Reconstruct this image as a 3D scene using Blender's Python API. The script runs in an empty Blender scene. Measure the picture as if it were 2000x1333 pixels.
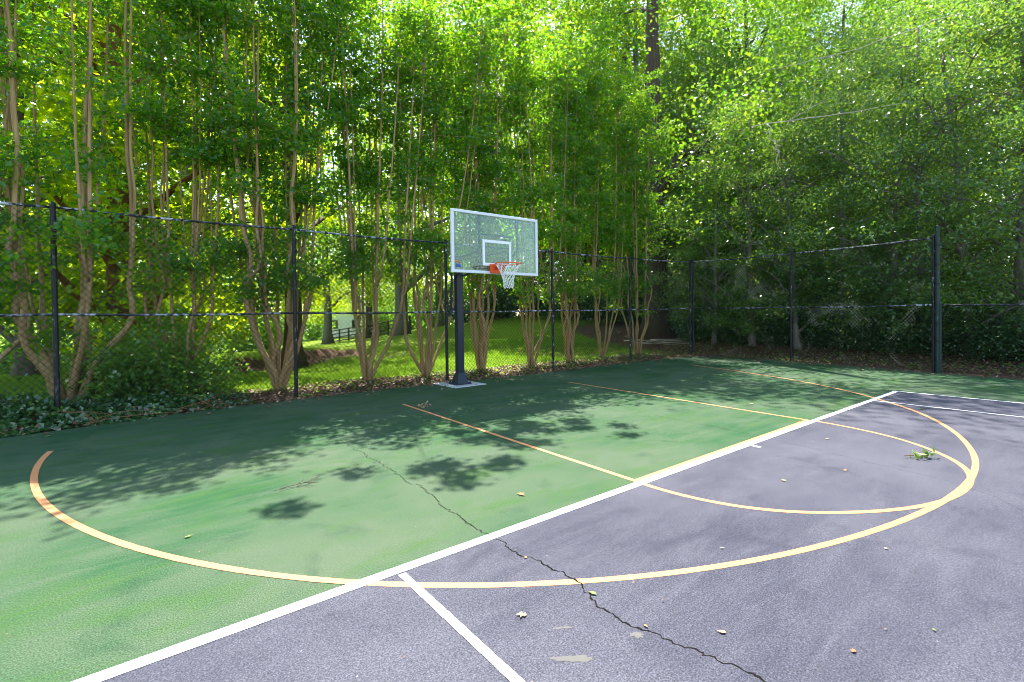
import bpy, math, random
import numpy as np
from mathutils import Vector, Matrix

# ------------------------------------------------------------------ camera, sky, sun
C = bpy.context.scene
RAD = math.radians
CAM = np.array([-5.2736, -2.7332, 1.4861])
YAW, PITCH, ROLL, FPX = 0.698816, -0.012954, -0.010659, 963.39   # FPX in pixels of a 2000 px wide frame
f_ = np.array([math.sin(YAW)*math.cos(PITCH), math.cos(YAW)*math.cos(PITCH), math.sin(PITCH)])
r_ = np.array([math.cos(YAW), -math.sin(YAW), 0.0])
u_ = np.cross(r_, f_)
rr = math.cos(ROLL)*r_ + math.sin(ROLL)*u_
uu = -math.sin(ROLL)*r_ + math.cos(ROLL)*u_
cd = bpy.data.cameras.new("camera")
cam = bpy.data.objects.new("camera", cd)
C.collection.objects.link(cam)
cam.matrix_world = Matrix(((rr[0], uu[0], -f_[0], CAM[0]), (rr[1], uu[1], -f_[1], CAM[1]), (rr[2], uu[2], -f_[2], CAM[2]), (0, 0, 0, 1)))
cd.sensor_width = 36.0
cd.lens = FPX/2000*36
cd.shift_x = -57.07/2000
cd.shift_y = -40.71/2000
cd.clip_end = 2000
C.camera = cam

SUN_AZ, SUN_EL = RAD(31), RAD(61)        # azimuth from +Y towards +X
w = bpy.data.worlds.new("World"); C.world = w; w.use_nodes = True
nt = w.node_tree; nt.nodes.clear()
sky = nt.nodes.new("ShaderNodeTexSky"); sky.sky_type = 'NISHITA'; sky.sun_disc = False
sky.sun_elevation = SUN_EL; sky.sun_rotation = SUN_AZ; sky.air_density = 1.2; sky.dust_density = 1.0
bgn = nt.nodes.new("ShaderNodeBackground"); bgn.inputs[1].default_value = 0.15
wo = nt.nodes.new("ShaderNodeOutputWorld")
nt.links.new(sky.outputs[0], bgn.inputs[0]); nt.links.new(bgn.outputs[0], wo.inputs[0])
sd = bpy.data.lights.new("sun", 'SUN'); sd.energy = 5.0; sd.angle = RAD(0.42); sd.color = (1.0, 0.95, 0.86)
sun = bpy.data.objects.new("sun", sd); C.collection.objects.link(sun)
sv = Vector((math.sin(SUN_AZ)*math.cos(SUN_EL), math.cos(SUN_AZ)*math.cos(SUN_EL), math.sin(SUN_EL)))
sun.rotation_euler = sv.to_track_quat('Z', 'Y').to_euler()
C.view_settings.view_transform = 'Standard'; C.view_settings.look = 'None'
C.view_settings.exposure = 1.9; C.view_settings.gamma = 1.0
C.cycles.use_denoising = True
C.cycles.max_bounces = 10; C.cycles.diffuse_bounces = 6; C.cycles.glossy_bounces = 3
C.cycles.transmission_bounces = 6; C.cycles.transparent_max_bounces = 12
C.cycles.use_light_tree = False
C.cycles.filter_width = 1.0
C.cycles.sample_clamp_indirect = 6

RNG = np.random.default_rng(7)
random.seed(7)

def at(px, depth):
    """world x, y of a column of the 2000 px frame at a distance along the view"""
    l = (px-1057.0)/FPX*depth
    return (CAM[0]+depth*math.sin(YAW)+l*math.cos(YAW), CAM[1]+depth*math.cos(YAW)-l*math.sin(YAW))
def onY(px, Y):
    k = (px-1057.0)/FPX
    dx, dy = math.sin(YAW)+k*math.cos(YAW), math.cos(YAW)-k*math.sin(YAW)
    return CAM[0]+dx*(Y-CAM[1])/dy

# ------------------------------------------------------------------ helpers
def link(o, parent=None):
    C.collection.objects.link(o)
    if parent is not None: o.parent = parent
    return o
def tag(o, label=None, cat=None, group=None, kind=None):
    if label: o['label'] = label
    if cat: o['category'] = cat
    if group: o['group'] = group
    if kind: o['kind'] = kind
    return o
def empty(name, loc=(0, 0, 0), rz=0.0):
    o = bpy.data.objects.new(name, None); o.location = loc; o.rotation_euler = (0, 0, rz)
    o.empty_display_size = .2
    return link(o)
def copy_tree(o):
    c = o.copy(); C.collection.objects.link(c)
    for ch in o.children:
        d = ch.copy(); C.collection.objects.link(d); d.parent = c
        for g in ch.children:
            e = g.copy(); C.collection.objects.link(e); e.parent = d
    return c

def mesh_np(name, V, F, mats, mi=None, smooth=False):
    """V (n,3); F list of (m,k) index arrays"""
    me = bpy.data.meshes.new(name)
    V = np.asarray(V, np.float32)
    if not isinstance(F, (list, tuple)): F = [F]
    F = [np.asarray(a, np.int32) for a in F if len(a)]
    loops = np.concatenate([a.ravel() for a in F])
    tot = np.concatenate([np.full(len(a), a.shape[1], np.int32) for a in F])
    start = np.concatenate([[0], np.cumsum(tot)[:-1]]).astype(np.int32)
    me.vertices.add(len(V)); me.vertices.foreach_set('co', V.ravel())
    me.loops.add(len(loops)); me.loops.foreach_set('vertex_index', loops)
    me.polygons.add(len(tot)); me.polygons.foreach_set('loop_start', start)
    try: me.polygons.foreach_set('loop_total', tot)
    except Exception: pass
    for m in (mats if isinstance(mats, (list, tuple)) else [mats]): me.materials.append(m)
    if mi is not None: me.polygons.foreach_set('material_index', np.asarray(mi, np.int32))
    me.polygons.foreach_set('use_smooth', np.full(len(tot), bool(smooth)))
    me.update(calc_edges=True); me.validate()
    return me
def mobj(name, V, F, mats, parent=None, **k):
    return link(bpy.data.objects.new(name, mesh_np(name, V, F, mats, **k)), parent)

class MB:
    """collects shapes for one mesh"""
    def __init__(s): s.v = []; s.q = []; s.t = []; s.n = 0
    def add(s, V, Q=None, T=None):
        V = np.asarray(V, float)
        if Q is not None and len(Q): s.q.append(np.asarray(Q)+s.n)
        if T is not None and len(T): s.t.append(np.asarray(T)+s.n)
        s.v.append(V); s.n += len(V)
    def tube(s, P, R, k=6, cap=True, rough=0.0):
        P = np.asarray(P, float); n = len(P)
        R = np.full(n, R, float) if np.isscalar(R) else np.asarray(R, float)
        T = np.gradient(P, axis=0); T /= np.linalg.norm(T, axis=1)[:, None]+1e-12
        ref = np.array([0, 0, 1.0]) if abs(T[0][2]) < .9 else np.array([1.0, 0, 0])
        A = np.zeros_like(P); a = np.cross(T[0], ref); a /= np.linalg.norm(a)
        for i in range(n):
            a = a-T[i]*(a@T[i]); a /= np.linalg.norm(a)+1e-12; A[i] = a
        B = np.cross(T, A)
        th = np.arange(k)/k*2*math.pi
        RR = R[:, None]*np.ones((n, k))
        if rough: RR = RR*(1+rough*np.sin(th*3+1)[None, :]*.5+rough*RNG.normal(size=(n, k))*.3)
        V = P[:, None, :]+RR[:, :, None]*(np.cos(th)[None, :, None]*A[:, None, :]+np.sin(th)[None, :, None]*B[:, None, :])
        idx = np.arange(n*k).reshape(n, k)
        q = np.stack([idx[:-1], np.roll(idx[:-1], -1, 1), np.roll(idx[1:], -1, 1), idx[1:]], -1).reshape(-1, 4)
        V = V.reshape(-1, 3); t = []
        if cap:
            V = np.vstack([V, P[0], P[-1]]); c0, c1 = n*k, n*k+1
            for j in range(k):
                t.append((c0, (j+1) % k, j)); t.append((c1, (n-1)*k+j, (n-1)*k+(j+1) % k))
        s.add(V, q, np.array(t).reshape(-1, 3))
    def box(s, c, d, M=None, bev=0.0):
        c = np.array(c, float); d = np.array(d, float)/2
        if bev > 0:
            vs = []
            for sx in (-1, 1):
                for sy in (-1, 1):
                    for sz in (-1, 1):
                        for ax in range(3):
                            v = np.array([sx, sy, sz])*d
                            for o in range(3):
                                if o != ax: v[o] -= np.sign(v[o])*bev
                            vs.append(v)
            vs = np.array(vs); I = lambda sx, sy, sz, ax: (((sx*2+sy)*2+sz)*3+ax)
            q = []; t = []
            for ax in range(3):
                o1, o2 = [o for o in range(3) if o != ax]
                for sg in (0, 1):
                    l = []
                    for a, b in ((0, 0), (1, 0), (1, 1), (0, 1)):
                        k = [0, 0, 0]; k[ax] = sg; k[o1] = a; k[o2] = b; l.append(I(*k, ax))
                    q.append(l)
            for ax in range(3):
                o1, o2 = [o for o in range(3) if o != ax]
                for a in (0, 1):
                    for b in (0, 1):
                        k0 = [0, 0, 0]; k0[o1] = a; k0[o2] = b; k1 = list(k0); k1[ax] = 1
                        q.append([I(*k0, o1), I(*k1, o1), I(*k1, o2), I(*k0, o2)])
            for sx in (0, 1):
                for sy in (0, 1):
                    for sz in (0, 1): t.append([I(sx, sy, sz, 0), I(sx, sy, sz, 1), I(sx, sy, sz, 2)])
        else:
            vs = np.array([[x, y, z] for x in (-1, 1) for y in (-1, 1) for z in (-1, 1)])*d
            q = [(0, 1, 3, 2), (4, 6, 7, 5), (0, 4, 5, 1), (2, 3, 7, 6), (0, 2, 6, 4), (1, 5, 7, 3)]; t = []
        if M is not None: vs = vs@np.array(M).T
        s.add(vs+c, q, t)
    def build(s, name, mat, parent=None, smooth=False):
        F = []
        if s.q: F.append(np.concatenate(s.q))
        if s.t: F.append(np.concatenate(s.t))
        o = mobj(name, np.concatenate(s.v), F, mat, parent, smooth=smooth)
        if not smooth: return o
        return o
def fix_normals(o):
    import bmesh
    bm = bmesh.new(); bm.from_mesh(o.data); bmesh.ops.recalc_face_normals(bm, faces=bm.faces); bm.to_mesh(o.data); bm.free()
    return o

def nrm(a): return a/(np.linalg.norm(a, axis=-1, keepdims=True)+1e-12)
def leaf_geo(P, L, W, up=0.8, rng=RNG, fold=.12, droop=0.0, lobed=False):
    n = len(P); L = np.broadcast_to(L, (n,))*(.7+.6*rng.random(n)); W = np.broadcast_to(W, (n,))*(.75+.5*rng.random(n))
    N = rng.normal(size=(n, 3)); N[:, 2] += up*np.sign(rng.random(n)-.12)*1.0; N = nrm(N)
    T = rng.normal(size=(n, 3)); T[:, 2] -= droop; T = nrm(T-N*np.sum(T*N, 1)[:, None]); B = np.cross(N, T)
    l, ww = L[:, None], W[:, None]
    if not lobed:
        # folded leaf: base, side, tip, side (two halves meet on the midrib)
        V = np.stack([P, P+T*l*.45+B*ww*.5+N*ww*fold, P+T*l, P+T*l*.45-B*ww*.5+N*ww*fold], 1).reshape(-1, 3)
        i = np.arange(n)[:, None]*4
        return V, np.concatenate([i+np.array([0, 1, 2]), i+np.array([0, 2, 3])])
    V = np.stack([P, P+T*l*.25+B*ww*.6+N*ww*fold, P+T*l*.55+B*ww*.22, P+T*l*.75+B*ww*.42+N*ww*fold, P+T*l,
                  P+T*l*.75-B*ww*.42+N*ww*fold, P+T*l*.55-B*ww*.22, P+T*l*.25-B*ww*.6+N*ww*fold], 1).reshape(-1, 3)
    i = np.arange(n)[:, None]*8
    return V, np.concatenate([i+np.array([0, 1, 2]), i+np.array([0, 2, 4]), i+np.array([2, 3, 4]), i+np.array([0, 4, 6]), i+np.array([4, 5, 6]), i+np.array([0, 6, 7])])
def leaf_obj(name, P, L, W, mat, parent=None, **k):
    V, F = leaf_geo(P, L, W, **k)
    return mobj(name, V, F, mat, parent)

# ------------------------------------------------------------------ materials
def new_mat(name):
    m = bpy.data.materials.new(name); m.use_nodes = True; m.node_tree.nodes.clear()
    return m, m.node_tree
def N(nt, t, **k):
    n = nt.nodes.new(t)
    for a, b in k.items(): setattr(n, a, b)
    return n
def setin(n, **k):
    for a, b in k.items(): n.inputs[a.replace('_', ' ')].default_value = b
def ramp(nt, fac, stops, interp='LINEAR'):
    r = N(nt, "ShaderNodeValToRGB"); r.color_ramp.interpolation = interp
    e = r.color_ramp.elements
    while len(e) < len(stops): e.new(.5)
    for i, (p, c) in enumerate(stops):
        e[i].position = p; e[i].color = tuple(c)+((1,) if len(c) == 3 else ())
    nt.links.new(fac, r.inputs[0]); return r
def noise(nt, scale, detail=4, rough=.55, vec=None, dist=0.0, ws=False):
    n = N(nt, "ShaderNodeTexNoise"); n.inputs['Scale'].default_value = scale; n.inputs['Detail'].default_value = detail
    n.inputs['Roughness'].default_value = rough; n.inputs['Distortion'].default_value = dist
    if vec is None:
        tc = N(nt, "ShaderNodeTexCoord"); vec = tc.outputs['Object']
    nt.links.new(vec, n.inputs['Vector']); return n
def mapping(nt, scale=(1, 1, 1), rot=(0, 0, 0)):
    tc = N(nt, "ShaderNodeTexCoord"); m = N(nt, "ShaderNodeMapping"); m.inputs['Scale'].default_value = scale; m.inputs['Rotation'].default_value = rot
    nt.links.new(tc.outputs['Object'], m.inputs[0]); return m.outputs[0]
def mix(nt, fac, a, b, mode='MIX'):
    m = N(nt, "ShaderNodeMix", data_type='RGBA', blend_type=mode)
    for s, v in ((m.inputs[0], fac), (m.inputs[6], a), (m.inputs[7], b)):
        if hasattr(v, 'is_output') or isinstance(v, bpy.types.NodeSocket): nt.links.new(v, s)
        elif isinstance(v, (int, float)): s.default_value = v
        else: s.default_value = tuple(v)+((1,) if len(v) == 3 else ())
    return m.outputs[2]
def principled(nt, color, rough=.6, spec=.4, metal=0.0, bump=None, bstr=.3, bdist=.01):
    b = N(nt, "ShaderNodeBsdfPrincipled")
    if isinstance(color, bpy.types.NodeSocket): nt.links.new(color, b.inputs['Base Color'])
    else: b.inputs['Base Color'].default_value = tuple(color)+(1,)
    if isinstance(rough, bpy.types.NodeSocket): nt.links.new(rough, b.inputs['Roughness'])
    else: b.inputs['Roughness'].default_value = rough
    b.inputs['Specular IOR Level'].default_value = spec; b.inputs['Metallic'].default_value = metal
    if bump is not None:
        bp = N(nt, "ShaderNodeBump"); bp.inputs['Strength'].default_value = bstr; bp.inputs['Distance'].default_value = bdist
        nt.links.new(bump, bp.inputs['Height']); nt.links.new(bp.outputs[0], b.inputs['Normal'])
    return b
def out(nt, sh):
    o = N(nt, "ShaderNodeOutputMaterial"); nt.links.new(sh, o.inputs[0])

def leaf_mat(name, cols, trans, tfac=.5, gloss=.35, rough=.4, hue=.0):
    m, nt = new_mat(name)
    g = N(nt, "ShaderNodeNewGeometry")
    r = ramp(nt, g.outputs['Random Per Island'], [(i/(len(cols)-1), c) for i, c in enumerate(cols)])
    r2 = ramp(nt, g.outputs['Random Per Island'], [(0, trans[0]), (.5, trans[1]), (1, trans[2])])
    d = principled(nt, r.outputs[0], rough, gloss)
    t = N(nt, "ShaderNodeBsdfTranslucent"); nt.links.new(r2.outputs[0], t.inputs[0])
    ms = N(nt, "ShaderNodeMixShader"); ms.inputs[0].default_value = tfac
    nt.links.new(d.outputs[0], ms.inputs[1]); nt.links.new(t.outputs[0], ms.inputs[2]); out(nt, ms.outputs[0])
    return m
M = {}
M['myrtle_leaf'] = leaf_mat('myrtle_leaf', [(.016, .10, .012), (.03, .135, .015), (.06, .17, .02)], [(.17, .46, .008), (.28, .56, .01), (.48, .66, .012)], .50, .55, .26)
M['maple_leaf'] = leaf_mat('maple_leaf', [(.05, .14, .008), (.08, .19, .010), (.11, .22, .015)], [(.38, .56, .005), (.52, .66, .006), (.72, .76, .01)], .68, .5, .3)
M['oak_leaf'] = leaf_mat('oak_leaf', [(.02, .08, .012), (.035, .115, .014), (.065, .15, .02)], [(.14, .36, .015), (.22, .44, .015), (.38, .54, .02)], .5, .5, .28)
M['privet_leaf'] = leaf_mat('privet_leaf', [(.03, .09, .022), (.055, .13, .032), (.10, .18, .055)], [(.16, .36, .03), (.24, .44, .035), (.46, .58, .04)], .40, .8, .22)
M['ivy_leaf'] = leaf_mat('ivy_leaf', [(.02, .065, .018), (.035, .10, .028), (.075, .15, .05)], [(.07, .2, .03), (.1, .26, .03), (.18, .34, .04)], .3, 1.0, .25)
M['shrub_leaf'] = leaf_mat('shrub_leaf', [(.05, .13, .025), (.07, .17, .03), (.11, .22, .05)], [(.25, .5, .03), (.33, .58, .04), (.45, .66, .05)], .5, .6, .35)
M['litter'] = leaf_mat('litter', [(.09, .045, .025), (.17, .095, .055), (.28, .18, .11)], [(.12, .06, .03), (.2, .1, .05), (.3, .18, .08)], .15, .3, .6)
M['grass_blade'] = leaf_mat('grass_blade', [(.04, .12, .015), (.07, .17, .02), (.12, .22, .03)], [(.2, .42, .02), (.28, .5, .02), (.38, .58, .03)], .45, .3, .5)

def bark(name, c1, c2, c3, sx=26, sz=2.2, bstr=.5):
    m, nt = new_mat(name)
    v = mapping(nt, (sx, sx, sz)); n = noise(nt, 1.0, 5, .6, v); n2 = noise(nt, 3.0, 3)
    r = ramp(nt, n.outputs['Fac'], [(.3, c1), (.5, c2), (.72, c3)])
    col = mix(nt, n2.outputs['Fac'], r.outputs[0], c2)
    b = principled(nt, col, .8, .2, bump=n.outputs['Fac'], bstr=bstr, bdist=.02); out(nt, b.outputs[0]); return m
M['myrtle_bark'] = bark('myrtle_bark', (.12, .07, .03), (.34, .225, .10), (.55, .39, .20), 30, 2.0, .5)
M['dark_bark'] = bark('dark_bark', (.03, .02, .013), (.07, .05, .032), (.13, .10, .07), 14, 1.8, .8)
M['grey_bark'] = bark('grey_bark', (.07, .06, .05), (.15, .13, .11), (.26, .24, .21), 12, 1.6, .9)
M['vine_bark'] = bark('vine_bark', (.08, .03, .015), (.20, .09, .04), (.30, .16, .07), 14, 3, .9)
M['bleached_twig'] = bark('bleached_twig', (.25, .2, .15), (.42, .36, .29), (.55, .5, .43), 30, 5, .3)

def court_mat(name, base, worn, dark, speck, moss=None):
    m, nt = new_mat(name)
    tc = N(nt, "ShaderNodeTexCoord"); P = tc.outputs['Object']
    n1 = noise(nt, .55, 5, .6, P, .4); n2 = noise(nt, 2.2, 6, .65, P, .3)
    st = noise(nt, 1.0, 5, .6, mapping(nt, (1.1, 5.5, 1), (0, 0, RAD(-28))), .6)
    fine = noise(nt, 120, 3, .8, P); fine2 = noise(nt, 70, 3, .7, P)
    a = ramp(nt, n1.outputs['Fac'], [(.35, (0, 0, 0)), (.65, (1, 1, 1))])
    c = mix(nt, a.outputs[0], base, worn)
    b2 = ramp(nt, st.outputs['Fac'], [(.42, (0, 0, 0)), (.75, (.75, .75, .75))])
    c = mix(nt, b2.outputs[0], c, worn)
    b3 = ramp(nt, n2.outputs['Fac'], [(.28, (.6, .6, .6)), (.45, (0, 0, 0))])
    c = mix(nt, b3.outputs[0], c, dark)
    if moss is not None:
        n4 = noise(nt, 1.0, 5, .7, mapping(nt, (.9, 2.4, 1), (0, 0, RAD(-15))), .5)
        b4 = ramp(nt, n4.outputs['Fac'], [(.5, (0, 0, 0)), (.68, (.7, .7, .7))])
        c = mix(nt, b4.outputs[0], c, moss)
    f = ramp(nt, fine.outputs['Fac'], [(.3, (.35, .35, .35)), (.5, (1, 1, 1)), (.70, (2.1, 2.1, 2.1))])
    c = mix(nt, 1.0, c, f.outputs[0], 'MULTIPLY')
    vo = N(nt, "ShaderNodeTexVoronoi"); vo.inputs['Scale'].default_value = 16; nt.links.new(P, vo.inputs['Vector'])
    s = ramp(nt, vo.outputs['Distance'], [(.0, (1, 1, 1)), (.05, (1, 1, 1)), (.07, (0, 0, 0))])
    pick = ramp(nt, vo.outputs['Color'], [(.80, (0, 0, 0)), (.82, (1, 1, 1))])
    sf = mix(nt, 1.0, s.outputs[0], pick.outputs[0], 'MULTIPLY')
    c = mix(nt, sf, c, speck)
    b = principled(nt, c, .85, .12, bump=fine2.outputs['Fac'], bstr=.35, bdist=.006); out(nt, b.outputs[0]); return m
M['green_court'] = court_mat('green_court', (.011, .054, .018), (.055, .080, .046), (.005, .032, .014), (.13, .15, .10), (.027, .072, .013))
M['grey_court'] = court_mat('grey_court', (.034, .035, .049), (.064, .064, .080), (.022, .023, .035), (.26, .24, .22))
def paint(name, col, worn, amt=.5):
    m, nt = new_mat(name)
    n = noise(nt, 60, 5, .7); n2 = noise(nt, 4, 4)
    f = ramp(nt, n.outputs['Fac'], [(.62, (0, 0, 0)), (.75, (amt, amt, amt))])
    c = mix(nt, f.outputs[0], col, worn)
    c = mix(nt, ramp(nt, n2.outputs['Fac'], [(.35, (0, 0, 0)), (.8, (.35, .35, .35))]).outputs[0], c, [x*.75 for x in col])
    fn = noise(nt, 90, 3, .7)
    b = principled(nt, c, .6, .3, bump=fn.outputs['Fac'], bstr=.25, bdist=.004); out(nt, b.outputs[0]); return m
M['white_line'] = paint('white_line', (.62, .62, .63), (.4, .4, .42), .5)
M['orange_line'] = paint('orange_line', (.50, .215, .085), (.3, .14, .06), .6)
M['slab'] = paint('slab', (.40, .40, .40), (.22, .22, .22), .9)
def worn_glint_black(name, base=(.012, .013, .015), chip_glint=(.42, .45, .48), lo=.60, scale=(28, 28, 9), rough=.5):
    m, nt = new_mat(name)
    n = noise(nt, 1.0, 5, .7, mapping(nt, scale), .6); n2 = noise(nt, 1.7, 2)
    f = ramp(nt, n.outputs['Fac'], [(lo, (0, 0, 0)), (lo+.03, (1, 1, 1))])
    g = ramp(nt, n2.outputs['Fac'], [(.42, (.1, .1, .1)), (.6, (1, 1, 1))])
    c = mix(nt, mix(nt, 1.0, f.outputs[0], g.outputs[0], 'MULTIPLY'), base, chip_glint)
    b = principled(nt, c, rough, .25, bump=n.outputs['Fac'], bstr=.2, bdist=.003); out(nt, b.outputs[0]); return m
M['fence_black'] = worn_glint_black('fence_black')
M['fence_rail'] = worn_glint_black('fence_rail', lo=.5, scale=(13, 13, 13))
M['fence_green'] = worn_glint_black('fence_green', (.02, .035, .03), (.06, .22, .18), .60)
M['wire'] = worn_glint_black('wire', (.006, .007, .007), (.16, .16, .14), .66, (3, 3, 3), .5)
M['wire_side_glint'] = worn_glint_black('wire_side_glint', (.02, .022, .02), (.50, .47, .38), .56, (.7, .7, .7), .3)  # pale tan patches are sun glints painted into the wire colour
M['pole_black'] = worn_glint_black('pole_black', (.014, .022, .036), (.04, .055, .08), .6, (5, 5, 5), .3)
M['galv'] = paint('galv', (.42, .43, .42), (.25, .25, .25), .6)
M['board_frame'] = paint('board_frame', (.72, .74, .76), (.35, .36, .38), .9)
M['board_white'] = paint('board_white', (.82, .83, .84), (.5, .5, .5), .5)
M['rim_orange'] = paint('rim_orange', (.78, .10, .018), (.4, .06, .02), .4)
M['net'] = paint('net', (.82, .80, .74), (.6, .58, .5), .4)
M['blue_sticker'] = paint('blue_sticker', (.03, .10, .35), (.2, .3, .4), .3)
M['orange_sticker'] = paint('orange_sticker', (.7, .28, .05), (.4, .3, .2), .3)
def glass_mat():
    m, nt = new_mat('dirty_glass')
    n = noise(nt, 75, 3, .7); n2 = noise(nt, 1.6, 3, .5)
    f = ramp(nt, n.outputs['Fac'], [(.50, (.07, .07, .07)), (.60, (.6, .6, .6))])
    g = ramp(nt, n2.outputs['Fac'], [(.36, (.3, .3, .3)), (.58, (.9, .9, .9))])
    fac = mix(nt, 1.0, f.outputs[0], g.outputs[0], 'MULTIPLY')
    t = N(nt, "ShaderNodeBsdfTransparent"); t.inputs[0].default_value = (.86, .95, .9, 1)
    gl = N(nt, "ShaderNodeBsdfGlossy"); gl.inputs['Roughness'].default_value = .05; gl.inputs[0].default_value = (.9, 1, .95, 1)
    fr = N(nt, "ShaderNodeFresnel"); fr.inputs[0].default_value = 1.5
    m1 = N(nt, "ShaderNodeMixShader"); nt.links.new(fr.outputs[0], m1.inputs[0]); nt.links.new(t.outputs[0], m1.inputs[1]); nt.links.new(gl.outputs[0], m1.inputs[2])
    d = N(nt, "ShaderNodeBsdfDiffuse"); d.inputs[0].default_value = (.50, .60, .53, 1)
    tl = N(nt, "ShaderNodeBsdfTranslucent"); tl.inputs[0].default_value = (.34, .42, .37, 1)
    m0 = N(nt, "ShaderNodeMixShader"); m0.inputs[0].default_value = .5; nt.links.new(d.outputs[0], m0.inputs[1]); nt.links.new(tl.outputs[0], m0.inputs[2])
    m2 = N(nt, "ShaderNodeMixShader"); nt.links.new(fac, m2.inputs[0]); nt.links.new(m1.outputs[0], m2.inputs[1]); nt.links.new(m0.outputs[0], m2.inputs[2])
    out(nt, m2.outputs[0]); return m
M['glass'] = glass_mat()
def flat(name, col, rough=.7, spec=.3, amt=.25):
    m, nt = new_mat(name); n = noise(nt, 6, 5, .6)
    c = mix(nt, n.outputs['Fac'], [x*(1-amt) for x in col], [min(1, x*(1+amt)) for x in col])
    b = principled(nt, c, rough, spec, bump=n.outputs['Fac'], bstr=.2); out(nt, b.outputs[0]); return m
M['crack'] = flat('crack', (.012, .011, .010), 1, 0)
M['patch'] = flat('patch', (.10, .097, .09), .9, .1)
M['siding'] = flat('siding', (.70, .70, .72)); M['roofing'] = flat('roofing', (.28, .20, .22)); M['brick'] = flat('brick', (.40, .17, .10))
M['window_dark'] = flat('window_dark', (.03, .04, .05), .1, .6); M['wood_dark'] = flat('wood_dark', (.055, .038, .028))
def ground_mat():
    m, nt = new_mat('ground')
    tc = N(nt, "ShaderNodeTexCoord"); P = tc.outputs['Object']
    at_ = N(nt, "ShaderNodeAttribute"); at_.attribute_name = 'zone'
    n = noise(nt, 9, 6, .7, P); n3 = noise(nt, 1.1, 4, .6, P); nf = noise(nt, 60, 4, .75, P)
    grass = ramp(nt, nf.outputs['Fac'], [(.3, (.05, .12, .01)), (.5, (.15, .25, .006)), (.7, (.24, .34, .01))])
    grass2 = mix(nt, n3.outputs['Fac'], grass.outputs[0], (.15, .22, .012))
    soil = ramp(nt, nf.outputs['Fac'], [(.32, (.035, .02, .012)), (.5, (.12, .07, .045)), (.6, (.2, .12, .08)), (.75, (.36, .25, .17))])
    soil2 = mix(nt, ramp(nt, n.outputs['Fac'], [(.4, (0, 0, 0)), (.7, (.6, .6, .6))]).outputs[0], soil.outputs[0], (.07, .05, .03))
    sep = N(nt, "ShaderNodeSeparateColor"); nt.links.new(at_.outputs['Color'], sep.inputs[0])
    ad = N(nt, "ShaderNodeMath", operation='ADD'); nt.links.new(sep.outputs[0], ad.inputs[0])
    sc = N(nt, "ShaderNodeMath", operation='MULTIPLY_ADD'); nt.links.new(n.outputs['Fac'], sc.inputs[0]); sc.inputs[1].default_value = 1.1; sc.inputs[2].default_value = -.55
    nt.links.new(sc.outputs[0], ad.inputs[1])
    z = ramp(nt, ad.outputs[0], [(.44, (0, 0, 0)), (.56, (1, 1, 1))])
    c = mix(nt, z.outputs[0], grass2, soil2)
    b = principled(nt, c, .9, .15, bump=nf.outputs['Fac'], bstr=.9, bdist=.05); out(nt, b.outputs[0]); return m
M['ground'] = ground_mat()

# ------------------------------------------------------------------ terrain
def sstep(a, b, x):
    t = np.clip((x-a)/(b-a), 0, 1); return t*t*(3-2*t)
def vdepth(x, y):
    dx, dy = x-CAM[0], y-CAM[1]
    return dx*math.sin(YAW)+dy*math.cos(YAW), dx*math.cos(YAW)-dy*math.sin(YAW)
def ground_h(x, y):
    x = np.asarray(x, float); y = np.asarray(y, float)
    d, s = vdepth(x, y)
    g = np.clip(1.35+0.125*s, -1.9, 3.2)
    r = sstep(9.0, 34.0, y+np.clip((x-9.5), 0, 40)*.8)
    h = g*r
    # a low eroded bank crossing the lawn
    edge = 15.6+1.0*np.sin(x*.55+.5)+.3*np.sin(x*1.7)
    m = sstep(-4.5, -3, x)*(1-sstep(1.5, 4.0, x))
    h = h+m*(.30*sstep(-.25, .3, y-edge+.25*np.sin(x*4.1)*np.sin(x*2.3))-.14-.28*sstep(2, 12, y-edge))*sstep(9.5, 12, y)
    # woodland side
    wd = sstep(10.0, 13.5, x)
    h = h+wd*.18+.05*np.sin(x*.9+y*.5)*sstep(8.0, 11, np.maximum(y, x-1.5))
    # mulch rim round the court
    rim = sstep(6.75, 7.4, np.maximum(y, (x-2.2)))*.05
    return h+rim-.05
def soil_zone(x, y):
    """1 = leaf litter and soil, 0 = grass"""
    z = 1-sstep(8.0, 9.0, y+.35*np.sin(x*1.3))
    z = np.maximum(z, sstep(8.6, 10.5, x-.35*(y-8)))
    edge = 15.6+1.0*np.sin(x*.55+.5)+.3*np.sin(x*1.7)
    bed = sstep(-5, -4, x)*(1-sstep(1.0, 3, x))*sstep(edge-1.6, edge-.9, y)*(1-sstep(edge+.15, edge+.45, y))
    d, s = vdepth(x, y)
    return np.maximum(z, bed*.95)*(1-sstep(24, 30, d)*(1-sstep(8, 14, s)))
def axis(lo, hi, a, b, st):
    core = np.arange(a, b+1e-6, st)
    l = a-np.geomspace(st, a-lo+st, 26)+st; r = b+np.geomspace(st, hi-b+st, 26)-st
    return np.concatenate([l[::-1][:-1], core, r[1:]])
gx = axis(-600, 600, -16, 26, .3); gy = axis(-500, 800, -12, 34, .3)
X, Y = np.meshgrid(gx, gy, indexing='ij')
Z = ground_h(X, Y)+.012*RNG.normal(size=X.shape)*(np.maximum(Y-7.2, X-10) > 0)
inside = (X < 9.0) & (Y < 6.6) & (X > -14) & (Y > -14)
Z = np.where(inside, -.06, Z)
V = np.stack([X, Y, Z], -1).reshape(-1, 3); I = np.arange(X.size).reshape(X.shape)
Q = np.stack([I[:-1, :-1], I[1:, :-1], I[1:, 1:], I[:-1, 1:]], -1).reshape(-1, 4)
g = mobj('ground', V, Q, M['ground'], smooth=True); tag(g, kind='structure')
zc = np.zeros((len(V), 4), np.float32); zc[:, 0] = soil_zone(V[:, 0], V[:, 1]); zc[:, 3] = 1
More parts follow.
